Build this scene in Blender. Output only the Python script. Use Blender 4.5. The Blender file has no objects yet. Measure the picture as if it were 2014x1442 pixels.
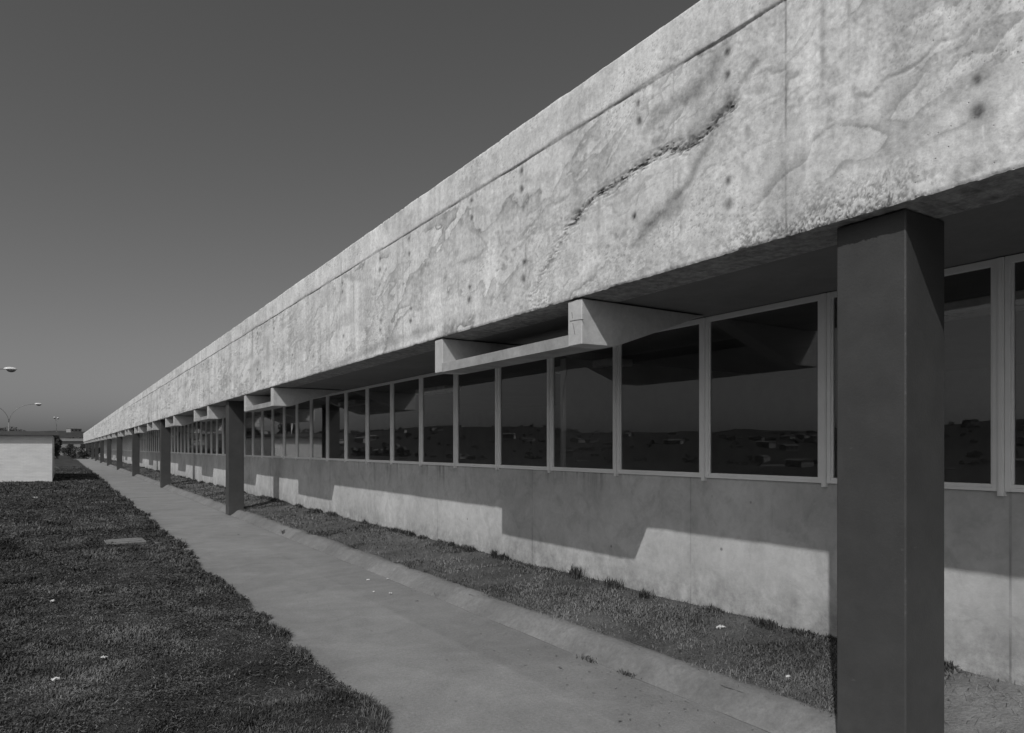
import bpy, bmesh, math, random
import numpy as np
from mathutils import Vector, Matrix

R = math.radians
random.seed(7)
rng = np.random.default_rng(11)
scene = bpy.context.scene
COL = scene.collection

# ------------------------------------------------------------------ camera
EYE = 1.69
YAW = 32.43
cam_d = bpy.data.cameras.new('camera')
cam = bpy.data.objects.new('camera', cam_d)
COL.objects.link(cam)
cam.location = (0, 0, EYE)
cam.rotation_euler = (R(90), 0, R(-YAW))
cam_d.sensor_width = 36.0
cam_d.lens = 36.0 * 1390 / 2014
cam_d.shift_y = 160 / 2014
cam_d.clip_start = 0.05
cam_d.clip_end = 5000
scene.camera = cam

# ------------------------------------------------------------------ light
SUN = Vector((1.0, 0.695, -1.31)).normalized()       # direction the light travels
elev = math.asin(-SUN.z)
azim = math.atan2(-SUN.x, -SUN.y)                     # compass angle of the sun, from +Y clockwise
sd = bpy.data.lights.new('sun', 'SUN')
sd.energy = 2.3
sd.angle = R(0.55)
sd.color = (1.0, 0.995, 0.985)
so = bpy.data.objects.new('sun', sd)
so.rotation_euler = SUN.to_track_quat('-Z', 'Y').to_euler()
so.location = (-20, -15, 30)
COL.objects.link(so)

world = bpy.data.worlds.new('World')
scene.world = world
world.use_nodes = True
wn = world.node_tree
wn.nodes.clear()
w_out = wn.nodes.new('ShaderNodeOutputWorld')
w_bg = wn.nodes.new('ShaderNodeBackground')
w_sky = wn.nodes.new('ShaderNodeTexSky')
w_sky.sky_type = 'NISHITA'
w_sky.sun_disc = False
w_sky.sun_elevation = elev
w_sky.sun_rotation = azim
w_sky.air_density = 1.0
w_sky.dust_density = 2.6
w_sky.ozone_density = 1.0
# black and white film behind an orange filter: the sky is recorded by its red light only
w_sep = wn.nodes.new('ShaderNodeSeparateColor')
wn.links.new(w_sky.outputs[0], w_sep.inputs[0])
wn.links.new(w_sep.outputs['Red'], w_bg.inputs['Color'])
w_bg.inputs['Strength'].default_value = 0.074
wn.links.new(w_bg.outputs[0], w_out.inputs[0])

scene.view_settings.view_transform = 'Standard'
scene.view_settings.look = 'None'
scene.view_settings.exposure = 0.0
scene.view_settings.gamma = 1.0
scene.render.engine = 'CYCLES'
scene.cycles.max_bounces = 8
scene.cycles.transparent_max_bounces = 12

# ------------------------------------------------------------------ photo <-> place
# the facade runs along +Y, x is the distance to the right of the camera
XV, YV = 124.0, 881.0
AA, BB, CT = 0.0005126, 0.0003256, 0.844
def on_plane(px, py, L):
    dx = px - XV
    return (1 / dx - BB) * L / AA, EYE - (py - YV) / dx * L / CT      # (y, z)
def on_ground(px, py, z=0.0):
    s = (py - YV) / (px - XV)
    L = (EYE - z) * CT / s
    return L, (1 / (px - XV) - BB) * L / AA

# ------------------------------------------------------------------ helpers
def tag(o, label=None, cat=None, group=None, kind=None):
    if label: o['label'] = label
    if cat: o['category'] = cat
    if group: o['group'] = group
    if kind: o['kind'] = kind
    return o
def empty(name, loc, rz=0.0):
    o = bpy.data.objects.new(name, None)
    o.location = loc; o.rotation_euler = (0, 0, rz)
    o.empty_display_size = 0.3
    COL.objects.link(o)
    return o
def link_mesh(name, me, mat=None, parent=None, loc=None):
    o = bpy.data.objects.new(name, me)
    if mat is not None:
        for m in (mat if isinstance(mat, (list, tuple)) else [mat]):
            me.materials.append(m)
    COL.objects.link(o)
    if parent is not None:
        o.parent = parent
        if loc is None:
            loc = -Vector(parent.location)
    if loc is not None:
        o.location = loc
    return o
def np_mesh(name, verts, faces, smooth=False):
    """verts (N,3), faces (M,k) arrays"""
    me = bpy.data.meshes.new(name)
    verts = np.asarray(verts, dtype=np.float32); faces = np.asarray(faces, dtype=np.int32)
    k = faces.shape[1]
    me.vertices.add(len(verts)); me.vertices.foreach_set('co', verts.ravel())
    me.loops.add(faces.size); me.loops.foreach_set('vertex_index', faces.ravel())
    me.polygons.add(len(faces))
    me.polygons.foreach_set('loop_start', np.arange(0, faces.size, k, dtype=np.int32))
    me.polygons.foreach_set('loop_total', np.full(len(faces), k, dtype=np.int32))
    if smooth:
        me.polygons.foreach_set('use_smooth', np.ones(len(faces), dtype=bool))
    me.update(calc_edges=True)
    me.validate()
    return me
def set_attr(me, name, vals):
    a = me.attributes.new(name, 'FLOAT', 'POINT')
    a.data.foreach_set('value', np.asarray(vals, dtype=np.float32).ravel())
def grid_faces(nr, nc, flip=False):
    i = np.arange(nr - 1)[:, None] * nc + np.arange(nc - 1)[None, :]
    i = i.ravel()
    f = np.stack([i, i + 1, i + nc + 1, i + nc], 1)
    return f[:, ::-1] if flip else f

class MB:
    def __init__(s): s.v = []; s.f = []; s.mi = []
    def box(s, x0, x1, y0, y1, z0, z1, m=0):
        b = len(s.v)
        s.v += [(x0,y0,z0),(x1,y0,z0),(x1,y1,z0),(x0,y1,z0),(x0,y0,z1),(x1,y0,z1),(x1,y1,z1),(x0,y1,z1)]
        s.f += [(b,b+3,b+2,b+1),(b+4,b+5,b+6,b+7),(b,b+1,b+5,b+4),(b+1,b+2,b+6,b+5),(b+2,b+3,b+7,b+6),(b+3,b,b+4,b+7)]
        s.mi += [m]*6
        return s
    def prism(s, prof, y0, y1, m=0):
        """closed (x,z) outline extruded along y"""
        b = len(s.v); n = len(prof)
        s.v += [(x, y0, z) for x, z in prof] + [(x, y1, z) for x, z in prof]
        for i in range(n):
            j = (i+1) % n
            s.f.append((b+i, b+j, b+n+j, b+n+i)); s.mi.append(m)
        s.f.append(tuple(b+i for i in range(n))[::-1]); s.mi.append(m)
        s.f.append(tuple(b+n+i for i in range(n))); s.mi.append(m)
        return s
    def tube(s, pts, rad, n=8, m=0):
        pts = [Vector(p) for p in pts]
        rings = []
        for i, p in enumerate(pts):
            d = (pts[min(i+1, len(pts)-1)] - pts[max(i-1, 0)]).normalized()
            a = d.cross(Vector((0, 0, 1)))
            if a.length < 1e-3: a = d.cross(Vector((1, 0, 0)))
            a.normalize(); c = d.cross(a)
            r = rad[i] if isinstance(rad, (list, tuple)) else rad
            b = len(s.v)
            for k in range(n):
                t = 2*math.pi*k/n
                s.v.append(tuple(p + a*math.cos(t)*r + c*math.sin(t)*r))
            rings.append(b)
        for i in range(len(rings)-1):
            for k in range(n):
                s.f.append((rings[i]+k, rings[i]+(k+1)%n, rings[i+1]+(k+1)%n, rings[i+1]+k)); s.mi.append(m)
        s.f.append(tuple(rings[0]+k for k in range(n))[::-1]); s.mi.append(m)
        s.f.append(tuple(rings[-1]+k for k in range(n))); s.mi.append(m)
        return s
    def mesh(s, name, bevel=0.0, seg=1, smooth=False):
        me = bpy.data.meshes.new(name)
        me.from_pydata(s.v, [], s.f)
        me.polygons.foreach_set('material_index', s.mi)
        bm = bmesh.new(); bm.from_mesh(me)
        bmesh.ops.recalc_face_normals(bm, faces=bm.faces)
        if bevel > 0:
            bmesh.ops.bevel(bm, geom=list(bm.edges), offset=bevel, segments=seg, affect='EDGES', profile=0.5)
        if smooth:
            for f in bm.faces: f.smooth = True
        bm.to_mesh(me); bm.free(); me.update()
        return me
    def build(s, name, mat, parent=None, bevel=0.0, seg=1, smooth=False, loc=None):
        return link_mesh(name, s.mesh(name, bevel, seg, smooth), mat, parent, loc)

# numpy value noise
def vnoise(x, y, seed=0):
    x = np.asarray(x, float); y = np.asarray(y, float)
    xi = np.floor(x).astype(np.int64); yi = np.floor(y).astype(np.int64)
    fx = x - xi; fy = y - yi
    fx = fx*fx*(3-2*fx); fy = fy*fy*(3-2*fy)
    def h(a, b):
        n = (a*374761393 + b*668265263 + seed*974634777) & 0x7fffffff
        n = ((n ^ (n >> 13)) * 1274126177) & 0x7fffffff
        n = ((n ^ (n >> 16)) * 1103515245) & 0x7fffffff
        return (n & 0xffff) / 65535.0
    a = h(xi, yi); b = h(xi+1, yi); c = h(xi, yi+1); d = h(xi+1, yi+1)
    return (a*(1-fx)+b*fx)*(1-fy) + (c*(1-fx)+d*fx)*fy
def fbm(x, y, oct=4, seed=0):
    s = 0; a = 0.5; t = 0
    for k in range(oct):
        s = s + a*vnoise(x*2**k, y*2**k, seed+k*17); t += a; a *= 0.55
    return s/t
def smooth(a, b, x):
    t = np.clip((x-a)/(b-a), 0, 1)
    return t*t*(3-2*t)

# ------------------------------------------------------------------ materials
def new_mat(name):
    m = bpy.data.materials.new(name); m.use_nodes = True
    nt = m.node_tree; nt.nodes.clear()
    out = nt.nodes.new('ShaderNodeOutputMaterial')
    b = nt.nodes.new('ShaderNodeBsdfPrincipled')
    nt.links.new(b.outputs[0], out.inputs[0])
    return m, nt, b, out
class NB:
    """small node builder working on single values"""
    def __init__(s, nt):
        s.nt = nt
        s.tc = nt.nodes.new('ShaderNodeTexCoord')
    def map(s, scale, src=None, rot=(0,0,0)):
        n = s.nt.nodes.new('ShaderNodeMapping'); n.inputs['Scale'].default_value = scale
        n.inputs['Rotation'].default_value = rot
        s.nt.links.new(src or s.tc.outputs['Object'], n.inputs[0]); return n.outputs[0]
    def noise(s, scale, detail=4, rough=0.55, vec=None, dist=0.0):
        n = s.nt.nodes.new('ShaderNodeTexNoise')
        n.inputs['Scale'].default_value = scale; n.inputs['Detail'].default_value = detail
        n.inputs['Roughness'].default_value = rough; n.inputs['Distortion'].default_value = dist
        s.nt.links.new(vec or s.tc.outputs['Object'], n.inputs['Vector']); return n.outputs[0]
    def voro(s, scale, vec=None):
        n = s.nt.nodes.new('ShaderNodeTexVoronoi'); n.inputs['Scale'].default_value = scale
        s.nt.links.new(vec or s.tc.outputs['Object'], n.inputs['Vector']); return n.outputs[0]
    def m(s, op, a, b=0.0, c=0.0, clamp=False):
        n = s.nt.nodes.new('ShaderNodeMath'); n.operation = op; n.use_clamp = clamp
        for i, v in enumerate((a, b, c)):
            if hasattr(v, 'is_linked') or hasattr(v, 'links'): s.nt.links.new(v, n.inputs[i])
            else: n.inputs[i].default_value = v
        return n.outputs[0]
    def rng(s, v, a, b, c, d):
        n = s.nt.nodes.new('ShaderNodeMapRange'); s.nt.links.new(v, n.inputs[0])
        for i, q in enumerate((a, b, c, d)): n.inputs[i+1].default_value = q
        return n.outputs[0]
    def attr(s, name):
        n = s.nt.nodes.new('ShaderNodeAttribute'); n.attribute_name = name; return n.outputs['Fac']
    def xyz(s):
        n = s.nt.nodes.new('ShaderNodeSeparateXYZ'); s.nt.links.new(s.tc.outputs['Object'], n.inputs[0]); return n.outputs
    def bump(s, h, dist, strength=1.0, prev=None):
        n = s.nt.nodes.new('ShaderNodeBump'); n.inputs['Distance'].default_value = dist
        n.inputs['Strength'].default_value = strength
        s.nt.links.new(h, n.inputs['Height'])
        if prev is not None: s.nt.links.new(prev, n.inputs['Normal'])
        return n.outputs[0]

def concrete(name, base, mott=0.18, streak=0.12, fine=0.08, bump=0.004, stain_attr=False, rough=0.9, joints=None, top_drip=None):
    m, nt, b, out = new_mat(name); q = NB(nt)
    v = q.rng(q.noise(0.9, 5, 0.6, dist=0.6), 0.3, 0.7, 1-mott, 1+mott*0.7)
    v = q.m('MULTIPLY', v, q.rng(q.noise(4.5, 5, 0.65, dist=0.8), 0.3, 0.72, 1-mott*0.6, 1+mott*0.4))
    v = q.m('MULTIPLY', v, q.rng(q.noise(24, 6, 0.8), 0.3, 0.72, 1-fine, 1+fine*0.8))
    sv = q.map((3.4, 3.4, 0.22))
    v = q.m('MULTIPLY', v, q.rng(q.noise(1.6, 5, 0.6, vec=sv), 0.36, 0.7, 1+streak*0.5, 1-streak))
    # little voids
    pit = q.rng(q.voro(26), 0.03, 0.10, 0.0, 1.0)
    pm = q.rng(q.noise(2.2, 3, 0.5), 0.5, 0.62, 0.0, 1.0)
    pit1 = q.m('SUBTRACT', 1.0, q.m('MULTIPLY', q.m('SUBTRACT', 1.0, pit), pm))
    v = q.m('MULTIPLY', v, q.rng(pit1, 0, 1, 0.62, 1.0))
    h = q.m('ADD', q.m('MULTIPLY', q.noise(60, 5, 0.7), 0.5), q.m('MULTIPLY', pit1, 0.8))
    h = q.m('ADD', h, q.m('MULTIPLY', q.noise(9, 4, 0.6), 0.8))
    if stain_attr:
        s = q.attr('stain')
        sn = q.m('MULTIPLY', s, q.rng(q.noise(14, 5, 0.7), 0.3, 0.7, 0.7, 1.25))
        v = q.m('MULTIPLY', v, q.m('SUBTRACT', 1.0, sn))
    if joints:
        y = q.xyz()[1]
        fr = q.m('FRACT', q.m('DIVIDE', q.m('SUBTRACT', y, joints[0]), joints[1]))
        d = q.m('MULTIPLY', q.m('MINIMUM', fr, q.m('SUBTRACT', 1.0, fr)), joints[1])
        ln = q.m('MAXIMUM', q.rng(d, 0.003, 0.010, 0.66, 1.0), q.rng(q.noise(2.6, 3, 0.6), 0.40, 0.62, 0.66, 0.97))
        v = q.m('MULTIPLY', v, ln)
        v = q.m('MULTIPLY', v, q.m('ADD', 0.0, q.m('MAXIMUM', q.rng(d, 0.0, 0.10, 0.88, 1.0), q.rng(q.noise(2.0, 3, 0.6), 0.45, 0.6, 0.85, 1.0))))
    if top_drip:
        z = q.xyz()[2]
        dv = q.map((9, 9, 0.5))
        dn = q.m('MULTIPLY', q.rng(q.noise(1.3, 4, 0.6, vec=dv), 0.52, 0.66, 0.0, 1.0), q.rng(q.noise(0.5, 3, 0.6), 0.52, 0.62, 0.0, 1.0))
        len_ = q.rng(z, top_drip-0.42, top_drip, 0.0, 1.0)
        v = q.m('MULTIPLY', v, q.m('SUBTRACT', 1.0, q.m('MULTIPLY', q.m('MULTIPLY', dn, len_), 0.55)))
    if top_drip:
        z = q.xyz()[2]
        blot = q.rng(q.noise(2.3, 6, 0.7, dist=1.5), 0.50, 0.62, 0.0, 0.14)
        v = q.m('MULTIPLY', v, q.m('SUBTRACT', 1.0, blot))
        sp = q.m('MULTIPLY', q.rng(z, 0.72, 0.24, 0.0, 1.0), q.rng(q.noise(7, 6, 0.8), 0.38, 0.60, 0.03, 0.42))
        v = q.m('MULTIPLY', v, q.m('SUBTRACT', 1.0, sp))
        hole = q.m('MULTIPLY', q.rng(q.voro(3.1), 0.03, 0.06, 1.0, 0.0), q.rng(q.noise(1.7, 2, 0.5), 0.48, 0.55, 0.0, 0.5))
        v = q.m('MULTIPLY', v, q.m('SUBTRACT', 1.0, hole))
    v = q.m('MULTIPLY', v, base)
    cc = nt.nodes.new('ShaderNodeCombineColor')
    for i in range(3): nt.links.new(v, cc.inputs[i])
    nt.links.new(cc.outputs[0], b.inputs['Base Color'])
    b.inputs['Roughness'].default_value = rough
    b.inputs['Specular IOR Level'].default_value = 0.25
    nt.links.new(q.bump(h, bump), b.inputs['Normal'])
    return m
def plain(name, val, rough=0.6, metal=0.0, spec=0.5, vary=0.12, vscale=3.0, bump=0.0, bscale=80):
    m, nt, b, out = new_mat(name); q = NB(nt)
    v = q.m('MULTIPLY', q.rng(q.noise(vscale, 5, 0.6), 0.3, 0.7, 1-vary, 1+vary), val)
    cc = nt.nodes.new('ShaderNodeCombineColor')
    for i in range(3): nt.links.new(v, cc.inputs[i])
    nt.links.new(cc.outputs[0], b.inputs['Base Color'])
    nt.links.new(q.rng(q.noise(vscale*2, 4, 0.6), 0.3, 0.7, max(rough-0.12, 0.05), min(rough+0.12, 1)), b.inputs['Roughness'])
    b.inputs['Metallic'].default_value = metal
    b.inputs['Specular IOR Level'].default_value = spec
    if bump: nt.links.new(q.bump(q.noise(bscale, 4, 0.6), bump), b.inputs['Normal'])
    return m
def attr_mat(name, lo, hi, rough=0.85, spec=0.25, trans=0.0):
    m, nt, b, out = new_mat(name); q = NB(nt)
    v = q.rng(q.attr('tone'), 0, 1, lo, hi)
    v = q.m('MULTIPLY', v, q.rng(q.noise(0.8, 4, 0.6), 0.3, 0.7, 0.75, 1.25))
    cc = nt.nodes.new('ShaderNodeCombineColor')
    for i in range(3): nt.links.new(v, cc.inputs[i])
    nt.links.new(cc.outputs[0], b.inputs['Base Color'])
    b.inputs['Roughness'].default_value = rough
    b.inputs['Specular IOR Level'].default_value = spec
    return m

M = {}
M['fascia'] = concrete('fascia_concrete', 0.83, mott=0.13, streak=0.18, fine=0.32, bump=0.004, stain_attr=True)
M['wall'] = concrete('wall_concrete', 0.55, mott=0.19, streak=0.02, fine=0.08, bump=0.003, joints=(4.66, 2.63), top_drip=1.42)
M['channel'] = concrete('channel_concrete', 0.56, mott=0.24, streak=0.05, fine=0.10, bump=0.003)
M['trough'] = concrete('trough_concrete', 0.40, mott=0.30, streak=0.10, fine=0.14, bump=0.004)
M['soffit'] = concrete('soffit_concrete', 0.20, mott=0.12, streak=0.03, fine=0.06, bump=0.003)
M['kerb'] = concrete('kerb_concrete', 0.205, mott=0.26, streak=0.0, fine=0.24, bump=0.009)
M['slab'] = concrete('slab_concrete', 0.20, mott=0.3, streak=0.0, fine=0.10, bump=0.004)
M['alu'] = plain('window_aluminium', 0.84, rough=0.5, metal=0.0, spec=0.5, vary=0.06)
M['inside'] = plain('room_plaster', 0.48, rough=0.9)
M['lamp_metal'] = plain('galvanised_metal', 0.22, rough=0.45, metal=0.3)
M['lamp_hood'] = plain('lamp_hood_enamel', 0.75, rough=0.3)
M['lamp_glass'] = plain('lamp_bowl_plastic', 0.15, rough=0.25)
M['paper'] = plain('crumpled_paper', 0.58, rough=0.9)
M['roofing'] = plain('roof_felt', 0.14, rough=0.9)
M['shed_roof'] = plain('shed_roof_board', 0.10, rough=0.8)
M['house_wall'] = plain('house_render', 0.30, rough=0.9, vscale=0.5)
M['house_roof'] = plain('house_roof_tiles', 0.16, rough=0.9, vscale=0.5)
M['dark_window'] = plain('dark_window_opening', 0.03, rough=0.3)
M['bark'] = plain('bark', 0.07, rough=0.95, vary=0.3, bump=0.01, bscale=20)
M['leaf'] = attr_mat('leaves', 0.02, 0.09)
M['hill_leaf'] = attr_mat('hill_leaves', 0.05, 0.13)
M['blade'] = attr_mat('grass_blades', 0.026, 0.175)
M['straw'] = attr_mat('dry_grass_blades', 0.05, 0.30)

def column_mat():
    m, nt, b, out = new_mat('dark_painted_concrete'); q = NB(nt)
    v = q.rng(q.noise(1.1, 5, 0.6), 0.3, 0.7, 0.90, 1.10)
    v = q.m('MULTIPLY', v, q.rng(q.noise(7, 5, 0.7), 0.3, 0.7, 0.94, 1.07))
    z = q.xyz()[2]
    # splashed soil near the foot, scuffs
    sp = q.m('MULTIPLY', q.rng(z, 0.75, 0.0, 0.0, 1.0), q.rng(q.noise(5, 5, 0.7), 0.35, 0.7, 0.1, 0.9))
    v = q.m('ADD', v, q.m('MULTIPLY', sp, 0.55))
    scr = q.rng(q.noise(1.4, 2, 0.4, vec=q.map((5, 5, 16), rot=(0.7, 0.3, 0.2)), dist=1.2), 0.76, 0.79, 0.0, 0.35)
    v = q.m('ADD', v, scr)
    cx, cy, cz = q.xyz()
    ed = q.m('MAXIMUM', q.m('ABSOLUTE', q.m('SUBTRACT', cx, 3.50)), q.m('ABSOLUTE', q.m('ADD', cy, 0.185)))
    nick = q.m('MULTIPLY', q.rng(ed, 0.004, 0.010, 1, 0), q.m('MULTIPLY', q.rng(q.noise(26, 4, 0.8), 0.54, 0.62, 0.12, 1.1), q.rng(q.noise(1.6, 2, 0.5), 0.42, 0.60, 0.1, 1.0)))
    v = q.m('ADD', v, nick)
    v = q.m('MULTIPLY', v, q.rng(q.noise(2.0, 5, 0.65, vec=q.map((2, 2, 2))), 0.35, 0.65, 0.90, 1.10))
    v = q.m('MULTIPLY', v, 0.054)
    cc = nt.nodes.new('ShaderNodeCombineColor')
    for i in range(3): nt.links.new(v, cc.inputs[i])
    nt.links.new(cc.outputs[0], b.inputs['Base Color'])
    nt.links.new(q.rng(q.noise(3, 4, 0.6), 0.3, 0.7, 0.50, 0.66), b.inputs['Roughness'])
    b.inputs['Specular IOR Level'].default_value = 0.45
    nt.links.new(q.bump(q.m('ADD', q.noise(70, 4, 0.6), q.noise(8, 3, 0.5)), 0.0012), b.inputs['Normal'])
    return m
M['column'] = column_mat()

def glass_mat():
    m, nt, b, out = new_mat('window_glass'); nt.nodes.remove(b); q = NB(nt)
    tr = nt.nodes.new('ShaderNodeBsdfTransparent'); tr.inputs[0].default_value = (0.86, 0.86, 0.86, 1)
    gl = nt.nodes.new('ShaderNodeBsdfGlossy'); gl.inputs['Roughness'].default_value = 0.004
    gl.inputs['Color'].default_value = (0.95, 0.95, 0.95, 1)
    lw = nt.nodes.new('ShaderNodeLayerWeight'); lw.inputs['Blend'].default_value = 0.5
    f = q.m('POWER', lw.outputs['Facing'], 5.0)
    f = q.m('ADD', q.m('MULTIPLY', f, 0.93), 0.065)
    mx = nt.nodes.new('ShaderNodeMixShader')
    nt.links.new(f, mx.inputs[0]); nt.links.new(tr.outputs[0], mx.inputs[1]); nt.links.new(gl.outputs[0], mx.inputs[2])
    nt.links.new(mx.outputs[0], out.inputs[0])
    nrm = q.bump(q.noise(0.9, 2, 0.5), 0.0012)
    nt.links.new(nrm, gl.inputs['Normal'])
    return m
M['glass'] = glass_mat()

def walk_mat():
    m, nt, b, out = new_mat('walkway_concrete'); q = NB(nt)
    v = q.rng(q.noise(0.7, 5, 0.6, dist=0.5), 0.3, 0.7, 0.88, 1.12)
    v = q.m('MULTIPLY', v, q.rng(q.noise(5, 6, 0.7), 0.3, 0.7, 0.93, 1.07))
    v = q.m('MULTIPLY', v, q.rng(q.noise(45, 5, 0.75), 0.3, 0.72, 0.80, 1.18))
    v = q.m('MULTIPLY', v, q.rng(q.noise(1.9, 6, 0.7, dist=1.0), 0.35, 0.65, 0.90, 1.08))
    x, y, z = q.xyz()
    wob = q.m('MULTIPLY', q.m('SUBTRACT', q.noise(1.2, 3, 0.6), 0.5), 0.10)
    xx = q.m('ADD', x, wob)
    band = q.m('MULTIPLY', q.rng(xx, 2.86, 2.90, 0, 1), q.rng(xx, 3.5, 3.54, 1, 0))
    band = q.m('MULTIPLY', band, q.rng(y, 14, 9, 0, 1))
    v = q.m('MULTIPLY', v, q.m('SUBTRACT', 1.0, q.m('MULTIPLY', band, 0.10)))
    # dirt creeping in from the lawn
    dirt = q.m('MULTIPLY', q.rng(xx, 2.05, 1.6, 0, 1), q.rng(q.noise(4, 5, 0.7), 0.35, 0.65, 0.2, 1))
    v = q.m('MULTIPLY', v, q.m('SUBTRACT', 1.0, q.m('MULTIPLY', dirt, 0.25)))
    sp = q.rng(q.voro(9), 0.02, 0.05, 0.0, 1.0)
    spm = q.rng(q.noise(1.3, 3, 0.6), 0.52, 0.6, 0, 1)
    v = q.m('MULTIPLY', v, q.m('SUBTRACT', 1.0, q.m('MULTIPLY', q.m('MULTIPLY', q.m('SUBTRACT', 1.0, sp), spm), 0.4)))
    jn = q.m('MULTIPLY', q.rng(q.m('ABSOLUTE', q.m('SUBTRACT', xx, 3.545)), 0.003, 0.012, 1, 0), q.rng(q.noise(3, 3, 0.6), 0.35, 0.6, 0.2, 1))
    tl = q.m('MULTIPLY', q.rng(q.m('ABSOLUTE', q.m('SUBTRACT', y, 27.0)), 0.04, 0.07, 1, 0), q.rng(x, 2.6, 2.4, 0, 1))
    jn = q.m('MAXIMUM', jn, tl)
    v = q.m('MULTIPLY', v, q.m('SUBTRACT', 1.0, q.m('MULTIPLY', jn, 0.45)))
    pale = q.m('MULTIPLY', q.rng(y, 55, 75, 0, 1), 0.12)
    v = q.m('MULTIPLY', v, q.m('ADD', 1.0, pale))
    v = q.m('MULTIPLY', v, 0.245)
    cc = nt.nodes.new('ShaderNodeCombineColor')
    for i in range(3): nt.links.new(v, cc.inputs[i])
    nt.links.new(cc.outputs[0], b.inputs['Base Color'])
    b.inputs['Roughness'].default_value = 0.9; b.inputs['Specular IOR Level'].default_value = 0.2
    h = q.m('ADD', q.noise(80, 4, 0.7), q.m('MULTIPLY', q.noise(6, 5, 0.6), 1.5))
    nt.links.new(q.bump(h, 0.004), b.inputs['Normal'])
    return m
M['walk'] = walk_mat()

def soil_mat(name, lo, hi, bare=None):
    m, nt, b, out = new_mat(name); q = NB(nt)
    v = q.rng(q.noise(0.55, 6, 0.65, dist=0.8), 0.35, 0.68, 0, 1)
    v = q.m('MULTIPLY', v, q.rng(q.noise(7, 6, 0.7), 0.3, 0.7, 0.5, 1.3))
    v = q.rng(v, 0, 1, lo, hi)
    v = q.m('MULTIPLY', v, q.rng(q.noise(60, 4, 0.7), 0.3, 0.7, 0.7, 1.3))
    if bare:
        bb = q.rng(q.m('ADD', q.xyz()[1], q.m('MULTIPLY', q.noise(3, 4, 0.6), 1.2)), 3.3, 2.6, 0.0, 1.0)
        v = q.m('ADD', v, q.m('MULTIPLY', q.m('MULTIPLY', bb, bare), q.rng(q.noise(9, 5, 0.7), 0.3, 0.7, 0.6, 1.2)))
    cc = nt.nodes.new('ShaderNodeCombineColor')
    for i in range(3): nt.links.new(v, cc.inputs[i])
    nt.links.new(cc.outputs[0], b.inputs['Base Color'])
    b.inputs['Roughness'].default_value = 0.95; b.inputs['Specular IOR Level'].default_value = 0.1
    nt.links.new(q.bump(q.m('ADD', q.noise(45, 5, 0.7), q.noise(8, 5, 0.7)), 0.03), b.inputs['Normal'])
    return m
M['lawn'] = soil_mat('lawn_soil', 0.035, 0.10)
M['strip_soil'] = soil_mat('strip_soil', 0.07, 0.18, 0.19)
M['ground'] = soil_mat('far_ground', 0.04, 0.075)

def shed_wall_mat():
    m, nt, b, out = new_mat('whitewashed_brick'); q = NB(nt)
    br = nt.nodes.new('ShaderNodeTexBrick')
    cmb = nt.nodes.new('ShaderNodeCombineXYZ'); x, y, z = q.xyz()
    nt.links.new(q.m('ADD', x, y), cmb.inputs[0]); nt.links.new(z, cmb.inputs[1])
    nt.links.new(cmb.outputs[0], br.inputs['Vector'])
    br.inputs['Scale'].default_value = 1.0
    br.inputs['Brick Width'].default_value = 0.25; br.inputs['Row Height'].default_value = 0.075
    br.inputs['Mortar Size'].default_value = 0.006
    for k, g in (('Color1', 1.0), ('Color2', 0.93), ('Mortar', 0.86)): br.inputs[k].default_value = (g, g, g, 1)
    v = q.m('MULTIPLY', br.outputs[0], q.rng(q.noise(1.5, 5, 0.6, vec=q.map((1, 1, 3))), 0.3, 0.7, 0.88, 1.06))
    v = q.m('MULTIPLY', v, 0.79)
    cc = nt.nodes.new('ShaderNodeCombineColor')
    for i in range(3): nt.links.new(v, cc.inputs[i])
    nt.links.new(cc.outputs[0], b.inputs['Base Color']); b.inputs['Roughness'].default_value = 0.85
    nt.links.new(q.bump(q.m('ADD', br.outputs[0], q.m('MULTIPLY', q.noise(30, 3, 0.6), 0.3)), 0.004), b.inputs['Normal'])
    return m
M['shed_wall'] = shed_wall_mat()

# ------------------------------------------------------------------ terrain
def terrain_z(x, y):
    s1 = smooth(45, 150, -x); s2 = smooth(215, 330, y); s3 = smooth(60, 200, -y)
    drop = -8.5*np.maximum(np.maximum(s1, s2), s3)
    r = np.hypot(x, y)
    rise = 19.5*smooth(230, 620, r) + 26*smooth(620, 1500, r)*0.2
    n = (fbm(x/140+50, y/140+50, 5, 3)-0.5)*smooth(150, 500, r)*(14+12*smooth(40, 200, -x)) + 5.0*smooth(60, 250, -x)*smooth(230, 620, r)
    return drop + rise + n - 0.10
nr, na = 150, 220
rr = np.concatenate([[0.0], np.geomspace(3, 2600, nr-1)])
aa = np.linspace(0, 2*math.pi, na)
RR, TT = np.meshgrid(rr, aa, indexing='ij')
X = RR*np.cos(TT); Y = RR*np.sin(TT)
Z = terrain_z(X, Y)
me = np_mesh('ground', np.stack([X, Y, Z], -1).reshape(-1, 3), grid_faces(nr, na), True)
tag(link_mesh('ground', me, M['ground']), kind='structure')

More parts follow.
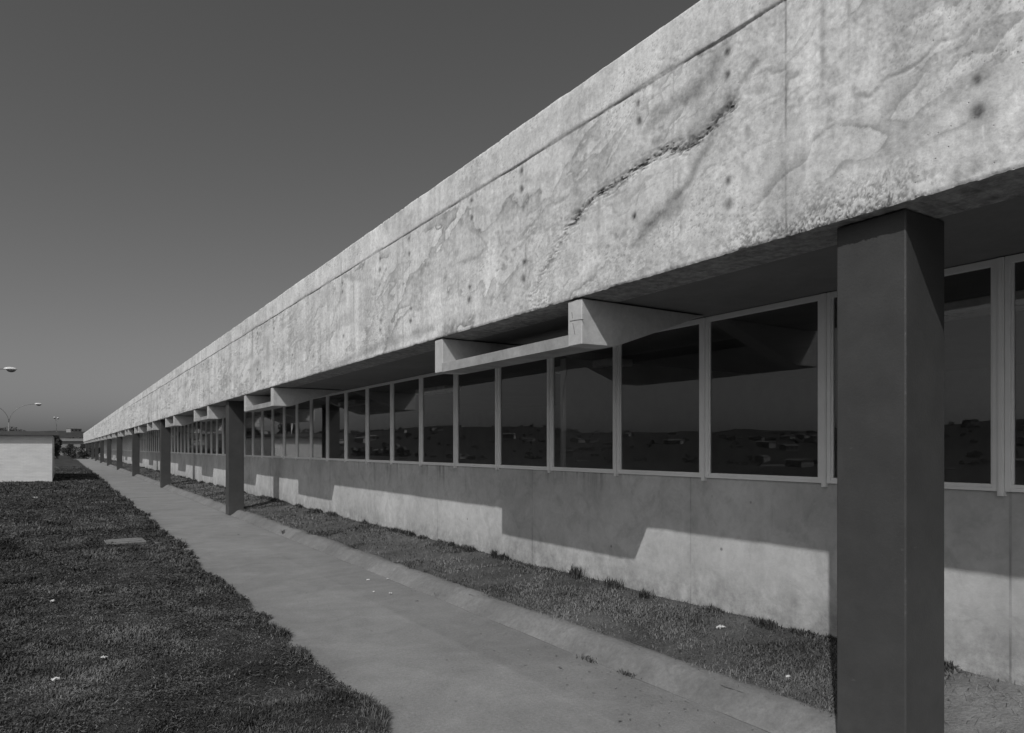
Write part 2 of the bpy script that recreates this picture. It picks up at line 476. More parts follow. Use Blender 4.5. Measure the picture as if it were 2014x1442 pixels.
# lawn: sheet left of the walkway with a ragged overgrown edge
def edge_x(y):
    y = np.asarray(y, float)
    return 1.66 + 0.20*(fbm(y*0.9, y*0+2.0, 4, 5)-0.35) + 0.15*(vnoise(y*3.6, y*0+7.0, 9)-0.5) + 0.03*(vnoise(y*15, y*0, 4)-0.5)
def lawn_h(x, y):
    big = (fbm(x*0.35, y*0.35, 3, 21)-0.5)*0.10
    sm = (fbm(x*3.1, y*3.1, 4, 22)-0.5)*0.085
    away = smooth(0.0, 0.5, edge_x(y)-x)
    return 0.012 + 0.012*away + big*away + sm*(0.25+0.75*away)
def ysamples(y0, y1, near=0.03, k=0.01):
    out = [y0]; y = y0
    while y < y1:
        y += max(near, abs(y)*k) ; out.append(min(y, y1))
    return np.array(out)
ys = np.concatenate([-ysamples(0.0, 30, 0.2, 0.03)[::-1][:-1], ysamples(0.0, 122, 0.04, 0.006)])
ex = edge_x(ys)
off = np.concatenate([[-0.0], np.geomspace(0.03, 46, 110)])
XX = ex[:, None] - off[None, :]
YY = np.repeat(ys[:, None], len(off), 1)
ZZ = lawn_h(XX, YY)
ZZ[:, 0] = 0.0015
me = np_mesh('lawn', np.stack([XX, YY, ZZ], -1).reshape(-1, 3), grid_faces(len(ys), len(off), True), True)
tag(link_mesh('lawn', me, M['lawn']), kind='structure')

# walkway slab
wy = np.concatenate([np.linspace(-30, 0, 30)[:-1], ysamples(0, 128, 0.1, 0.01)])
wx = np.linspace(1.30, 3.60, 24)
XX, YY = np.meshgrid(wx, wy)
ZZ = (fbm(XX*0.8, YY*0.8, 3, 31)-0.5)*0.008
ZZ[:, 0] = -0.09; ZZ[:, -1] = -0.01
me = np_mesh('walkway', np.stack([XX, YY, ZZ], -1).reshape(-1, 3), grid_faces(len(wy), len(wx)), True)
tag(link_mesh('walkway', me, M['walk']), kind='structure')
# paved patch at the far end of the walkway
# kerb: a rounded mortar fillet between walkway and planted strip
ky = np.concatenate([np.linspace(-30, 0, 60)[:-1], ysamples(0, 166, 0.03, 0.006)])
prof = np.array([(3.555, -0.02), (3.565, 0.004), (3.60, 0.022), (3.66, 0.070), (3.71, 0.108), (3.75, 0.122), (3.80, 0.126), (3.86, 0.12), (3.92, 0.05)])
KX = np.repeat(prof[None, :, 0], len(ky), 0) + (fbm(ky*1.3, ky*0, 4, 41)[:, None]-0.5)*0.05*np.linspace(0.6, 1, len(prof))[None, :]
KZ = np.repeat(prof[None, :, 1], len(ky), 0) + (fbm(ky[:, None]*6, np.arange(len(prof))[None, :]*0.7+3, 3, 43)-0.5)*0.018
KY = np.repeat(ky[:, None], len(prof), 1)
me = np_mesh('kerb', np.stack([KX, KY, KZ], -1).reshape(-1, 3), grid_faces(len(ky), len(prof)), True)
tag(link_mesh('kerb', me, M['kerb']), kind='structure')
# planted strip rising from the kerb to the wall
def strip_h(x, y):
    s = np.clip((x-3.74)/(4.93-3.74), 0, 1)
    return 0.105 + 0.135*s + (fbm(x*2.5, y*2.5, 4, 51)-0.5)*0.05*np.clip(s*4, 0, 1)
sx = np.linspace(3.74, 5.0, 22)
sy = np.concatenate([np.linspace(-30, 0, 80)[:-1], ysamples(0, 166, 0.04, 0.008)])
XX, YY = np.meshgrid(sx, sy)
XX = XX + np.where(np.arange(len(sx))[None, :] == 0, (fbm(YY*2.2, YY*0+1, 4, 52)-0.5)*0.12, 0)
me = np_mesh('planted_strip', np.stack([XX, YY, strip_h(XX, YY)], -1).reshape(-1, 3), grid_faces(len(sy), len(sx)), True)
tag(link_mesh('planted_strip', me, M['strip_soil']), kind='structure')

# ------------------------------------------------------------------ the long building
LF, LB, LC, LW = 3.40, 3.43, 3.50, 4.92       # fascia, channel mouths, columns, window frames
Z_BOT, Z_JOINT, Z_TOP = 2.872, 4.196, 4.525
MOD = 1.205
Y0, Y1 = -28.6, 164.0
SILL, HEAD = 1.42, 2.872
bld = empty('long_building', (LW, 65, 0))
tag(bld, 'very long low concrete building with deep stained fascia above a window band', 'building')

# fascia: a dense sheet so that its casting faults are real relief
xs_ = np.linspace(2900, 166, 1500)
ty = (1/(xs_-XV)-BB)*LF/AA
ty = ty[(ty > 0.2)]
extra = np.linspace(ty[-1], Y1, 3)[1:]
ty = np.concatenate([np.linspace(Y0, ty[0], 160)[:-1], ty, extra])
tz = np.linspace(Z_BOT, Z_TOP, 215)
T, Zf = np.meshgrid(ty, tz, indexing='xy')      # rows = z
stain = np.zeros_like(T); dep = np.zeros_like(T)     # dep > 0 : into the wall
n_hi = fbm(T*22, Zf*22, 4, 61); n_mid = fbm(T*5, Zf*5, 4, 62); n_lo = fbm(T*1.1, Zf*1.5, 4, 63)
n_vh = fbm(T*55, Zf*55, 3, 86)
ridge = 1-np.abs(2*fbm(T*30, Zf*34, 3, 64)-1)
def seg_dist(P):
    """distance to a polyline given as (y,z) points and the side (signed by z)"""
    best = np.full(T.shape, 9.0); side = np.zeros(T.shape)
    WT = T + (fbm(T*7, Zf*7, 3, 66)-0.5)*0.07; WZ = Zf + (fbm(T*7+9, Zf*7+4, 4, 67)-0.5)*0.11
    for (a, b), (c, d) in zip(P[:-1], P[1:]):
        vx, vz = c-a, d-b; L2 = vx*vx+vz*vz+1e-9
        u = np.clip(((WT-a)*vx+(WZ-b)*vz)/L2, 0, 1)
        ex_, ez = WT-(a+u*vx), WZ-(b+u*vz)
        dd = np.hypot(ex_, ez)
        m_ = dd < best
        best = np.where(m_, dd, best); side = np.where(m_, np.sign(ez), side)
    return best, side
def pl(*pts): return [on_plane(x, y, LF) for x, y in pts]
def add_band(P, w, s, relief=0.0, above=0.0):
    global stain, dep
    d, side = seg_dist(P)
    k = np.exp(-(d/w)**2)
    if above: k = np.maximum(k, np.exp(-(d/(above))**1.5)*(side > 0)*0.7)
    k = k*(0.35+1.0*n_mid)
    stain = np.maximum(stain, k*s)
    dep = dep + k*relief*(0.3+ridge)
def add_pits(P, w, s, depth):
    global stain, dep
    d, side = seg_dist(P)
    k = np.exp(-(d/w)**2)
    hol = np.clip(((1-np.abs(2*fbm(T*20+(n_mid-0.5)*8+Zf*14, Zf*42, 4, 161)-1))-0.66)*3.4, 0, 1)*k
    stain = np.maximum(stain, hol*s); dep = dep + hol*depth
# near part: faults where the photograph shows them
main = pl((1432,212),(1400,250),(1345,296),(1290,306),(1250,322),(1215,352),(1180,378),(1150,402),(1128,428))
add_band(main, 0.016, 1.0, 0.006, above=0.12)
add_pits(main, 0.055, 1.0, 0.011)
add_pits(pl((1128,428),(1108,462),(1088,500),(1062,545),(1042,582)), 0.06, 0.60, 0.007)
add_band(pl((1482,118),(1440,190),(1400,270),(1350,360),(1310,408),(1240,482)), 0.040, 0.62, 0.0024)
add_band(pl((1340,395),(1290,430),(1248,478)), 0.07, 0.52, 0.0018)
add_band(pl((1425,85),(1395,150),(1350,190),(1300,215),(1268,258)), 0.085, 0.55, 0.0018)
add_band(pl((1500,100),(1470,120),(1440,170)), 0.09, 0.280, 0.0024)
add_band(pl((1430,215),(1385,262),(1330,288)), 0.02, 0.525, 0.0036)
add_band(pl((1548,209),(1584,181),(1608,170),(1660,160)), 0.020, 0.385, 0.0030)
add_band(pl((1676,181),(1708,197),(1736,167),(1782,135),(1846,82),(1903,53)), 0.016, 0.455, 0.0036)
add_band(pl((1640,160),(1722,75),(1779,78),(1860,60)), 0.05, 0.263, 0.0024)
add_band(pl((1945,124),(1974,99)), 0.012, 0.350, 0.0018)
add_band(pl((1480,150),(1500,140),(1542,132)), 0.012, 0.490, 0.0024)
add_band(pl((1200,270),(1130,300),(1080,350),(1020,360)), 0.05, 0.298, 0.0024)
add_band(pl((1120,385),(1075,395),(1034,418)), 0.02, 0.455, 0.0024)
add_band(pl((1010,400),(975,425),(930,412)), 0.045, 0.385, 0.0018)
add_band(pl((925,450),(945,470),(962,500)), 0.016, 0.350, 0.0018)
add_band(pl((955,495),(900,520),(860,545),(815,570)), 0.03, 0.350, 0.0024)
add_band(pl((850,640),(800,665),(760,675),(700,700),(640,728)), 0.07, 0.455, 0.0036)
add_band(pl((745,560),(700,548),(672,540)), 0.05, 0.385, 0.0018)
add_band(pl((672,540),(668,590),(650,640)), 0.035, 0.455, 0.0018)
add_band(pl((585,600),(570,630),(545,650)), 0.06, 0.385, 0.0012)
for seed in range(75):        # further along the facade: the same kinds of fault at random
    rs = np.random.default_rng(200+seed)
    a = 8.5 + (seed/75)**1.25*110 + rs.uniform(-0.6, 0.6)
    z0 = rs.uniform(3.0, 4.1); L = rs.uniform(0.4, 1.8); sl = rs.uniform(-0.5, 0.15)
    P = [(a, z0), (a+L*0.4, np.clip(z0+sl*0.4, 2.9, 4.15)), (a+L, np.clip(z0+sl*1.1, 2.9, 4.15))]
    add_band(P, rs.uniform(0.02, 0.10), rs.uniform(0.18, 0.42), 0.002)
# the lift joint under the top band
jz = Z_JOINT + (fbm(T*1.7, T*0+1, 4, 71)-0.5)*0.035
dj = Zf-jz
jo = np.exp(-(dj/0.008)**2)
stain = np.maximum(stain, jo*0.50*(0.1+1.3*fbm(T*2.0, T*0+8, 4, 78))); dep += jo*0.003
ab = np.exp(-(np.clip(dj, 0, 9)/0.05)**1.3)*(dj > 0)*np.clip((fbm(T*1.6, T*0+5, 3, 72)-0.42)*4, 0, 1)
stain = np.maximum(stain, ab*0.50*(0.4+n_hi)); dep += ab*0.004*(n_hi)
dep -= smooth(0, 0.02, dj)*0.003
# honeycombed aggregate along the bottom edge
lowm = np.exp(-((Zf-Z_BOT)/(0.10+0.14*fbm(T*2.4, T*0+12, 3, 173)))**2)*np.clip((fbm(T*0.9, T*0+11, 3, 73)-0.30)*2.6, 0.15, 1)
pits = np.clip((n_hi-0.47)*4.5, 0, 1)
wT = T*24 + (n_mid-0.5)*9 + Zf*10; wZ = Zf*46 + (n_hi-0.5)*6
crag = (1-np.abs(2*fbm(wT, wZ, 4, 160)-1))
crag = np.clip((crag-0.72)*3.6, 0, 1)
stain = np.maximum(stain, lowm*(0.12+0.62*crag)); dep += lowm*(0.006*crag+0.004*n_mid)
# blotches of rough surface
rough_m = np.clip((fbm(T*0.8+31, Zf*1.7, 3, 74)-0.50)*4, 0, 1)
stain = np.maximum(stain, rough_m*(0.08+0.26*pits)); dep += rough_m*0.003*pits
stain = stain + 0.16*np.clip((n_lo-0.5)*3.5, 0, 1) - 0.12*np.clip((0.47-fbm(T*1.7+3, Zf*2.3, 5, 87))*6, 0, 1)
stain = np.maximum(stain, 0.30*np.clip((fbm(T*2.3+7, Zf*1.1, 4, 79)-0.60)*6, 0, 1))
# vertical board joints and drips
k = 2.515
jl = [2.515-2.63, 2.515]
y_ = 2.515
while y_ < Y1: jl.append(y_); y_ += 2.63
y_ = 2.515-2.63*2
while y_ > Y0: jl.append(y_); y_ -= 2.63
for j, c in enumerate(jl):
    rs = np.random.default_rng(500+j)
    w = 0.006+abs(c)*0.0006
    ln = np.exp(-((T-c)/w)**2)*(Zf < Z_JOINT)
    vis = 0.06+0.85*np.clip((fbm(Zf*3+j, Zf*0+j*5.0, 4, 80)-0.36)*2.2, 0, 1)
    stain = stain + ln*vis*0.55*(1-np.clip(stain, 0, 1)); dep += ln*0.0015*vis*2
    c2 = c + 0.86
    ln2 = np.exp(-((T-c2)/w)**2)*(Zf < Z_JOINT)*np.clip((fbm(Zf*2.2+j, Zf*0+j*3.0, 3, 81)-0.4)*4, 0, 1)
    stain = np.maximum(stain, ln2*0.30)
    bw = np.exp(-((T-c-0.02)/0.035)**2)*np.clip((fbm(Zf*1.6+j*2, Zf*0+j, 3, 82)-0.5)*5, 0, 1)*(Zf < Z_JOINT)
    stain = np.maximum(stain, bw*0.22)
    dep += np.where((T > c) & (Zf < Z_JOINT), rs.uniform(-0.0025, 0.0025), 0)
    for _ in range(3):
        cc_ = c + rs.uniform(0.1, 2.5); top = rs.uniform(3.4, 4.5); L = rs.uniform(0.3, 1.3)
        ww = rs.uniform(0.006, 0.03)+abs(cc_)*0.0004
        dr = np.exp(-((T-cc_)/ww)**2)*smooth(top-L, top-L*0.4, Zf)*(Zf < top)
        stain = np.maximum(stain, dr*rs.uniform(0.12, 0.34))
wide = np.exp(-((T-on_plane(1616, 100, LF)[0])/0.022)**2)*smooth(3.2, 3.6, Zf)
stain = np.maximum(stain, wide*0.36)
# crisp little voids gathered in drifts
drift = np.clip((fbm(T*1.3+60, Zf*2.6+9, 4, 101)-0.46)*5, 0, 1)
n_fine = fbm((T+Zf*0.5)*70, (Zf-T*0.25)*130, 3, 103)
void = np.clip((n_fine-0.60)*9, 0, 1)*drift
stain = np.maximum(stain, void*0.40); dep += void*0.0015
dark_blotch = np.clip((fbm(T*2.1+13, Zf*3.9, 5, 102)-0.53)*7, 0, 1)  # random darker blotches in the concrete colour
stain = np.maximum(stain, dark_blotch*0.22*(0.5+n_hi))
# pour edges: crisp on one side, fading out on the other, as contours of a warped field
for q_, (fx, fz, lev, w1, w2, st) in enumerate(((0.75, 1.9, 0.50, 0.0035, 0.050, 0.42), (0.75, 1.9, 0.585, 0.003, 0.035, 0.34),
                                               (1.5, 3.4, 0.52, 0.005, 0.04, 0.30), (0.5, 1.3, 0.46, 0.0025, 0.04, 0.34))):
    wx_ = (fbm(T*2.2, Zf*3, 4, 110+q_)-0.5)*0.5; wz_ = (fbm(T*2.2+5, Zf*3+5, 4, 120+q_)-0.5)*0.35
    fld = fbm((T+wx_)*fx+q_*7 + Zf*0.5, (Zf+wz_)*fz + T*0.12*fz, 5, 130+q_)-lev
    e_ = np.where(fld > 0, np.exp(-fld/(w2*1.4)), np.exp(fld/w1))
    mk_ = np.clip((fbm(T*0.9+q_, Zf*1.2+q_, 3, 140+q_)-0.38)*5, 0, 1)*(Zf < jz)
    stain = np.maximum(stain, e_*mk_*st*1.45*(0.35+0.5*n_hi+0.6*n_mid)); dep += np.exp(-np.abs(fld)/0.004)*mk_*0.0009
pale = np.clip((fbm(T*1.9+41, Zf*2.7+3, 5, 150)-0.55)*6, 0, 1)
stain = stain - pale*0.16*(1-np.clip(stain*3, 0, 1))
wide = np.exp(-((T-on_plane(1480, 100, LF)[0]-0.05)/0.012)**2)*(Zf < 3.3)
# tie holes with their rust halos
spots = [(1919,160,1),(1922,220,1.3),(1428,103,1),(1428,147,1),(1430,356,.9),(1430,400,1.2),(1252,203,.8),(1255,238,1.1),
         (1245,425,.9),(1024,338,.9),(1024,372,1),(1029,518,1),(1028,548,1.1),(926,395,.8),(926,428,.9),(922,565,.9),(921,590,1.1),
         (803,470,.9),(803,500,.9),(807,608,.9),(806,632,1),(747,508,.9),(746,530,.9),(748,630,1),(747,648,.8)]
pts = [on_plane(x, y, LF)+(s,) for x, y, s in spots]
for j in range(70):
    rs = np.random.default_rng(900+j)
    c = 10.0+j*1.32+rs.uniform(-0.1, 0.1)
    for zz in (4.08, 3.96, 3.31, 3.18):
        if rs.random() < 0.72: pts.append((c+rs.uniform(-.03, .03), zz+rs.uniform(-.02, .02), rs.uniform(.7, 1.1)))
for j in range(14):
    c = 0.6-j*1.95
    for zz in (4.08, 3.96, 3.31, 3.18): pts.append((c, zz, 0.9))
for j, (a, b, s) in enumerate(pts):
    stretch = 1.0+max(0, a)*0.03
    q_ = np.hypot((T-a)/stretch + (n_hi-0.5)*0.020, (Zf-b)*0.80 + (n_mid-0.5)*0.03)
    dark = np.exp(-(q_/(0.024*s))**2)*0.62 + np.exp(-(q_/(0.050*s))**2)*0.26
    stain = np.maximum(stain, dark); dep += np.exp(-(q_/(0.016*s))**2)*0.006
# a pale run of lime below one hole
a, b = on_plane(1933, 270, LF)
stain -= np.exp(-((T-a-(Zf-b)*0.1)/0.004)**2)*(np.abs(Zf-b) < 0.06)*0.22
stain = np.clip(stain, -0.25, 0.78)
edge_fade = smooth(0, 0.012, Zf-Z_BOT)*smooth(0, 0.02, Z_TOP-Zf)
Xg = LF + dep + 0.006*(1-smooth(0, 0.015, Zf-Z_BOT)) + 0.006*(1-smooth(0, 0.012, Z_TOP-Zf)) + (n_mid-0.5)*0.003
chip = np.clip((fbm(ty*9, ty*0+3, 4, 91)-0.55)*5, 0, 1)*0.006 + (fbm(ty*35, ty*0, 3, 92)-0.5)*0.006
Zg = Zf.copy()
Zg[0, :] += chip*np.clip(1, 0, 1); Zg[1, :] += chip*0.6
Zg[-1, :] += (fbm(ty*3, ty*0, 4, 93)-0.5)*0.022 - np.clip((fbm(ty*12, ty*0, 3, 94)-0.68)*6, 0, 1)*0.02
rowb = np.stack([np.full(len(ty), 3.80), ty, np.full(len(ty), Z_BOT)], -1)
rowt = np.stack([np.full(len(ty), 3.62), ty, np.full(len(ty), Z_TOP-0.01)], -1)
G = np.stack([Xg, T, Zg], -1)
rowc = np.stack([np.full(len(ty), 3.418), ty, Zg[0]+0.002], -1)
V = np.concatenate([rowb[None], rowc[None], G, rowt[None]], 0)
ST = np.concatenate([np.full((2, len(ty)), 0.62), stain, np.zeros((1, len(ty)))], 0)  # underside rows take one evenly darker tone, not stain marks
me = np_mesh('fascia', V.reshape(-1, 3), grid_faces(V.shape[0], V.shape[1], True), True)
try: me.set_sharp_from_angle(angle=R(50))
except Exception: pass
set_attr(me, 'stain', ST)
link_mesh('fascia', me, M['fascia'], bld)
# body of the edge beam, roof and gable ends behind the sheet
MB().box(3.803, 3.93, Y0, Y1, 3.303, Z_TOP-0.03).build('parapet_back', M['fascia'], bld)
MB().box(3.45, 3.80, Y1-0.01, Y1+0.15, Z_BOT+0.003, Z_TOP-0.03).build('fascia_end', M['channel'], bld)
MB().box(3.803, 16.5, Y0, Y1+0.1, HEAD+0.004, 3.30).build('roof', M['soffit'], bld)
MB().box(3.45, 16.6, Y0-0.35, Y0-0.004, -0.3, Z_TOP-0.05).build('gable_wall', M['wall'], bld)
MB().box(4.93, 16.6, Y1+0.104, Y1+0.35, -0.3, 3.3).build('gable_wall', M['wall'], bld)
MB().box(16.503, 16.75, Y0, Y1+0.1, -0.3, Z_TOP-0.1).build('rear_wall', M['wall'], bld)
# lower wall
MB().box(4.93, 5.13, Y0, Y1+0.1, -0.3, SILL-0.003).build('wall', M['wall'], bld)
MB().box(5.133, 16.5, Y0, Y1+0.1, 0.0, 0.30).build('floor', M['inside'], bld)
mb = MB().box(11.5, 11.7, Y0, Y1+0.1, 0.303, HEAD)
for k in range(13):
    y = 18.95+14.46*(k-2)+3.0
    mb.box(5.6, 11.49, y, y+0.12, 0.303, HEAD)
mb.build('partition', M['inside'], bld)

# ceiling lights just inside the glass
for k in range(-2, 18):
    y = 2.9 + 4.82*k
    MB().box(6.05, 6.40, y-0.65, y+0.65, 2.775, HEAD).build('ceiling_light', M['lamp_hood'], bld, bevel=0.01)
# columns
cm = MB().box(LC, 3.872, -0.185, 0.185, -0.25, Z_BOT-0.003).mesh('column', bevel=0.008, seg=2)
cyc = [2.08-14.46, 2.08] + [18.94+14.46*k for k in range(10)]
for k, y in enumerate(cyc):
    o = link_mesh('column', cm if k == 0 else cm.copy(), None, bld, (-bld.location.x, y-bld.location.y, 0))
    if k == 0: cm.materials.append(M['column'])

# roof channels: U-shaped troughs whose mouths show under the fascia
CH = 2.59; TH = 0.18; zb = 2.503; zs = 2.596; ztp = 2.862
def channel_profile():
    pts = [(LB, ztp), (LB, zb)]
    pts += [(3.74, zb+0.004), (3.79, zb+0.012), (3.84, zb+0.029), (4.26, 2.676), (4.70, 2.829), (4.80, 2.856)]
    return pts
def make_channel():
    bot = channel_profile()
    arm = bot + [(4.80, ztp)]
    bs = bot[1:6]
    slab = bs + [(x, z+(zs-zb)) for x, z in bs[::-1]]
    near = MB().prism(arm, -CH/2, -CH/2+TH).mesh('channel_arm', bevel=0.006)
    far = MB().prism(arm, CH/2-TH, CH/2).mesh('channel_arm', bevel=0.006)
    floor_ = MB().prism(slab, -CH/2+TH-0.008, CH/2-TH+0.008).mesh('channel_bottom')
    for m_ in (near, far): m_.materials.append(M['channel'])
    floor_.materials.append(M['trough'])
    return near, far, floor_
cn, cf, cb = make_channel()
centres = [5.675-7.23*k for k in range(1, 4)][::-1] + [5.675, 15.315] + [22.545+7.23*k for k in range(20)]
for y in centres:
    if y > Y1-1.5: continue
    e = link_mesh('roof_channel', cb, None, bld, (-bld.location.x, y-bld.location.y, 0))
    for mm in (cn, cf):
        link_mesh('channel_arm', mm, None, e, (0, 0, 0))
    # ragged cast cross on the nearest channel mouth is only a crack in its mortar
# crack in the mouth of the nearest channel's near arm
cr = MB()
y0_ = 5.675-CH/2
def mouth(px, py):
    t, z = on_plane(px, py, LB)
    return t, z
for a_, b_ in (((1121.5, 632), (1147.5, 628)), ((1125, 614), (1126, 626)), ((1127, 636), (1131, 658))):
    (ta, za), (tb, zb_) = mouth(*a_), mouth(*b_)
    cr.tube([(LB-0.0005, ta, za), (LB-0.0005, (ta+tb)/2, (za+zb_)/2+0.002), (LB-0.0005, tb, zb_)], 0.0030, 5)
cr.build('mortar_crack', M['roofing'], bld)

# windows: frame (mullion halves, rails) with a pane each
def window_mesh(n=1):
    f = MB()
    for k in range(n):
        y = k*MOD
        a, b = y+0.020, y+MOD-0.020            # between the two mullion caps
        fw = 0.030
        # outer frame with a small stepped bead
        f.box(4.904, 4.940, a, a+fw, SILL+0.0, HEAD-0.002)
        f.box(4.904, 4.940, b-fw, b, SILL+0.0, HEAD-0.002)
        f.box(4.906, 4.938, a+fw, b-fw, SILL, SILL+0.022)
        f.box(4.912, 4.937, a+fw, b-fw, SILL+0.0222, SILL+0.044)
        f.box(4.906, 4.938, a+fw, b-fw, HEAD-0.046, HEAD-0.002)
        f.box(4.916, 4.936, a+fw+0.0002, a+fw+0.014, SILL+0.0445, HEAD-0.0465)
        f.box(4.916, 4.936, b-fw-0.014, b-fw-0.0002, SILL+0.0445, HEAD-0.0465)
    return f
def mullion_mb(n=1):
    f = MB()
    for k in range(n):
        y = k*MOD
        f.box(4.892, 4.944, y-0.018, y+0.018, SILL-0.028, HEAD-0.004)
        f.box(4.887, 4.8915, y-0.010, y+0.010, SILL-0.020, HEAD-0.006)
    return f
wf = window_mesh().mesh('window', bevel=0.0015); wf.materials.append(M['alu'])
mu = mullion_mb().mesh('mullion', bevel=0.0015); mu.materials.append(M['alu'])
first = 2.07
kmin, kmax = -4, 84
for k in range(kmin, kmax):
    y = first + MOD*k
    w = link_mesh('window', wf, None, bld, (-bld.location.x, y-bld.location.y, 0))
    p = MB().box(4.9255, 4.9315, 0.06, MOD-0.06, SILL+0.03, HEAD-0.03)
    pm = p.mesh('pane')
    # each pane sits a hair out of true
    c = Vector((4.9285, MOD/2, (SILL+HEAD)/2))
    rs = random.Random(k+50)
    mt = Matrix.Translation(c) @ Matrix.Rotation(R(rs.uniform(-.10, .10)), 4, 'Z') @ Matrix.Rotation(R(rs.uniform(-.10, .10)), 4, 'Y') @ Matrix.Translation(-c)
    pm.transform(mt)
    link_mesh('pane', pm, M['glass'], w, (0, 0, 0))
    link_mesh('mullion', mu, None, w, (0, 0, 0))
def rest(k0, k1):
    n = k1-k0; y = first+MOD*k0
    f = window_mesh(n); g = mullion_mb(n+1)
    b0 = len(f.v); f.v += g.v; f.f += [tuple(i+b0 for i in q) for q in g.f]; f.mi += g.mi
    for k in range(n): f.box(4.9255, 4.9315, k*MOD+0.06, (k+1)*MOD-0.06, SILL+0.03, HEAD-0.03, 1)
    o = f.build('window_band', [M['alu'], M['glass']], bld, loc=(-bld.location.x, y-bld.location.y, 0))
    tag(o, 'far stretch of the continuous window band, its panes too small to tell apart', kind='stuff')
rest(kmax, 134)
rest(-25, kmin)

# ------------------------------------------------------------------ shed
sh = empty('shed', (-2.3, 46.5, 0))
tag(sh, 'small flat roofed outbuilding with whitewashed front standing on the lawn left of the walkway', 'shed')
MB().box(-4.15, -0.45, 41.75, 52.0, -0.3, 2.33).build('wall', M['shed_wall'], sh)
MB().box(-4.45, -0.20, 41.56, 52.3, 2.333, 2.47).build('roof', M['shed_roof'], sh, bevel=0.01)
MB().box(-4.47, -0.18, 41.53, 41.558, 2.31, 2.50).build('fascia_board', M['shed_roof'], sh)

# ------------------------------------------------------------------ lamp posts
def lamp(name, x, y, rz, arms, h, reach, label, cat='street lamp'):
    r = empty(name, (x, y, -0.05), rz)
    tag(r, label, cat, 'tall lamp posts on the lawn')
    z = terrain_z(np.array([x]), np.array([y]))[0]; r.location.z = z
    hz = h - 2.2
    MB().tube([(0, 0, -0.1), (0, 0, 0.9), (0, 0, hz)], [0.075, 0.06, 0.045], 10).build('pole', M['lamp_metal'], r, smooth=True, loc=(0,0,0))
    for s in arms:
        pts = []
        for i in range(13):
            t = i/12
            pts.append((s*reach*(t**1.5 if False else 1-math.cos(t*math.pi/2)**1.0*1.0 if False else t**1.7), 0, hz + 2.2*math.sin(t*math.pi/2)**0.9))
        MB().tube(pts, [0.035-0.012*i/12 for i in range(13)], 8).build('arm', M['lamp_metal'], r, smooth=True, loc=(0,0,0))
        # head: a shallow hood over a dark bowl
        hb = bmesh.new()
        bmesh.ops.create_uvsphere(hb, u_segments=20, v_segments=12, radius=1.0)
        for v in hb.verts:
            f = 1.0 if v.co.x*s < 0 else 1.12
            v.co = Vector((s*(reach+0.22) + v.co.x*0.36*f, v.co.y*0.17, hz+2.2 + (v.co.z*0.15 if v.co.z > 0 else v.co.z*0.03)))
        for f_ in hb.faces: f_.smooth = True
        m1 = bpy.data.meshes.new('lamp_head'); hb.to_mesh(m1); hb.free()
        hd = link_mesh('lamp_head', m1, M['lamp_hood'], r, (0,0,0))
        hb = bmesh.new()
        bmesh.ops.create_uvsphere(hb, u_segments=20, v_segments=12, radius=1.0)
        for v in hb.verts:
            v.co = Vector((s*(reach+0.28) + v.co.x*0.27, v.co.y*0.14, hz+2.19 + (v.co.z*0.02 if v.co.z > 0 else v.co.z*0.19)))
        for f_ in hb.faces: f_.smooth = True
        m1 = bpy.data.meshes.new('lamp_bowl'); hb.to_mesh(m1); hb.free()
        link_mesh('lamp_bowl', m1, M['lamp_glass'], hd, (0,0,0))
    return r
lamp('lamp_post', -5.45, 56.8, 0, (1, -1), 6.95, 2.30, 'nearest lamp post, only one white head in view high at the left edge')
lamp('lamp_post', -5.3, 100.5, 0, (1, -1), 6.95, 2.60, 'double armed lamp post rising behind the shed roof with curved arms in a Y')
lamp('lamp_post', -0.95, 145, R(78), (1, -1), 6.95, 0.9, 'small far lamp post beyond the right end of the shed')
lamp('lamp_post', -16.4, 35.4, R(180), (1,), 7.2, 0.9, 'single armed lamp post seen only mirrored in the windows')

# ------------------------------------------------------------------ vegetation
def leaf_cloud(n, centre, size, leaf, seed, lobes=7):
    r = np.random.default_rng(seed)
    c = r.normal(size=(lobes, 3)); c /= np.linalg.norm(c, axis=1)[:, None]
    c *= r.uniform(0.25, 0.75, (lobes, 1)); rad = r.uniform(0.3, 0.55, lobes)
    k = r.integers(0, lobes, n)
    d = r.normal(size=(n, 3)); d /= np.linalg.norm(d, axis=1)[:, None]
    p = c[k] + d*(rad[k]*r.uniform(0.5, 1.05, n))[:, None]
    p = p*np.array(size) + np.array(centre)
    a = r.normal(size=(n, 3)); a /= np.linalg.norm(a, axis=1)[:, None]
    b = np.cross(a, r.normal(size=(n, 3))); b /= np.linalg.norm(b, axis=1)[:, None]
    s = leaf*r.uniform(0.6, 1.3, n)[:, None]
    v = np.stack([p-a*s, p+b*s*0.6, p+a*s, p-b*s*0.6], 1).reshape(-1, 3)
    f = np.arange(4*n).reshape(-1, 4)
    tone = np.repeat(np.clip(0.5*r.uniform(0, 1, n)+0.5*(k/lobes), 0, 1), 4)
    return v, f, tone
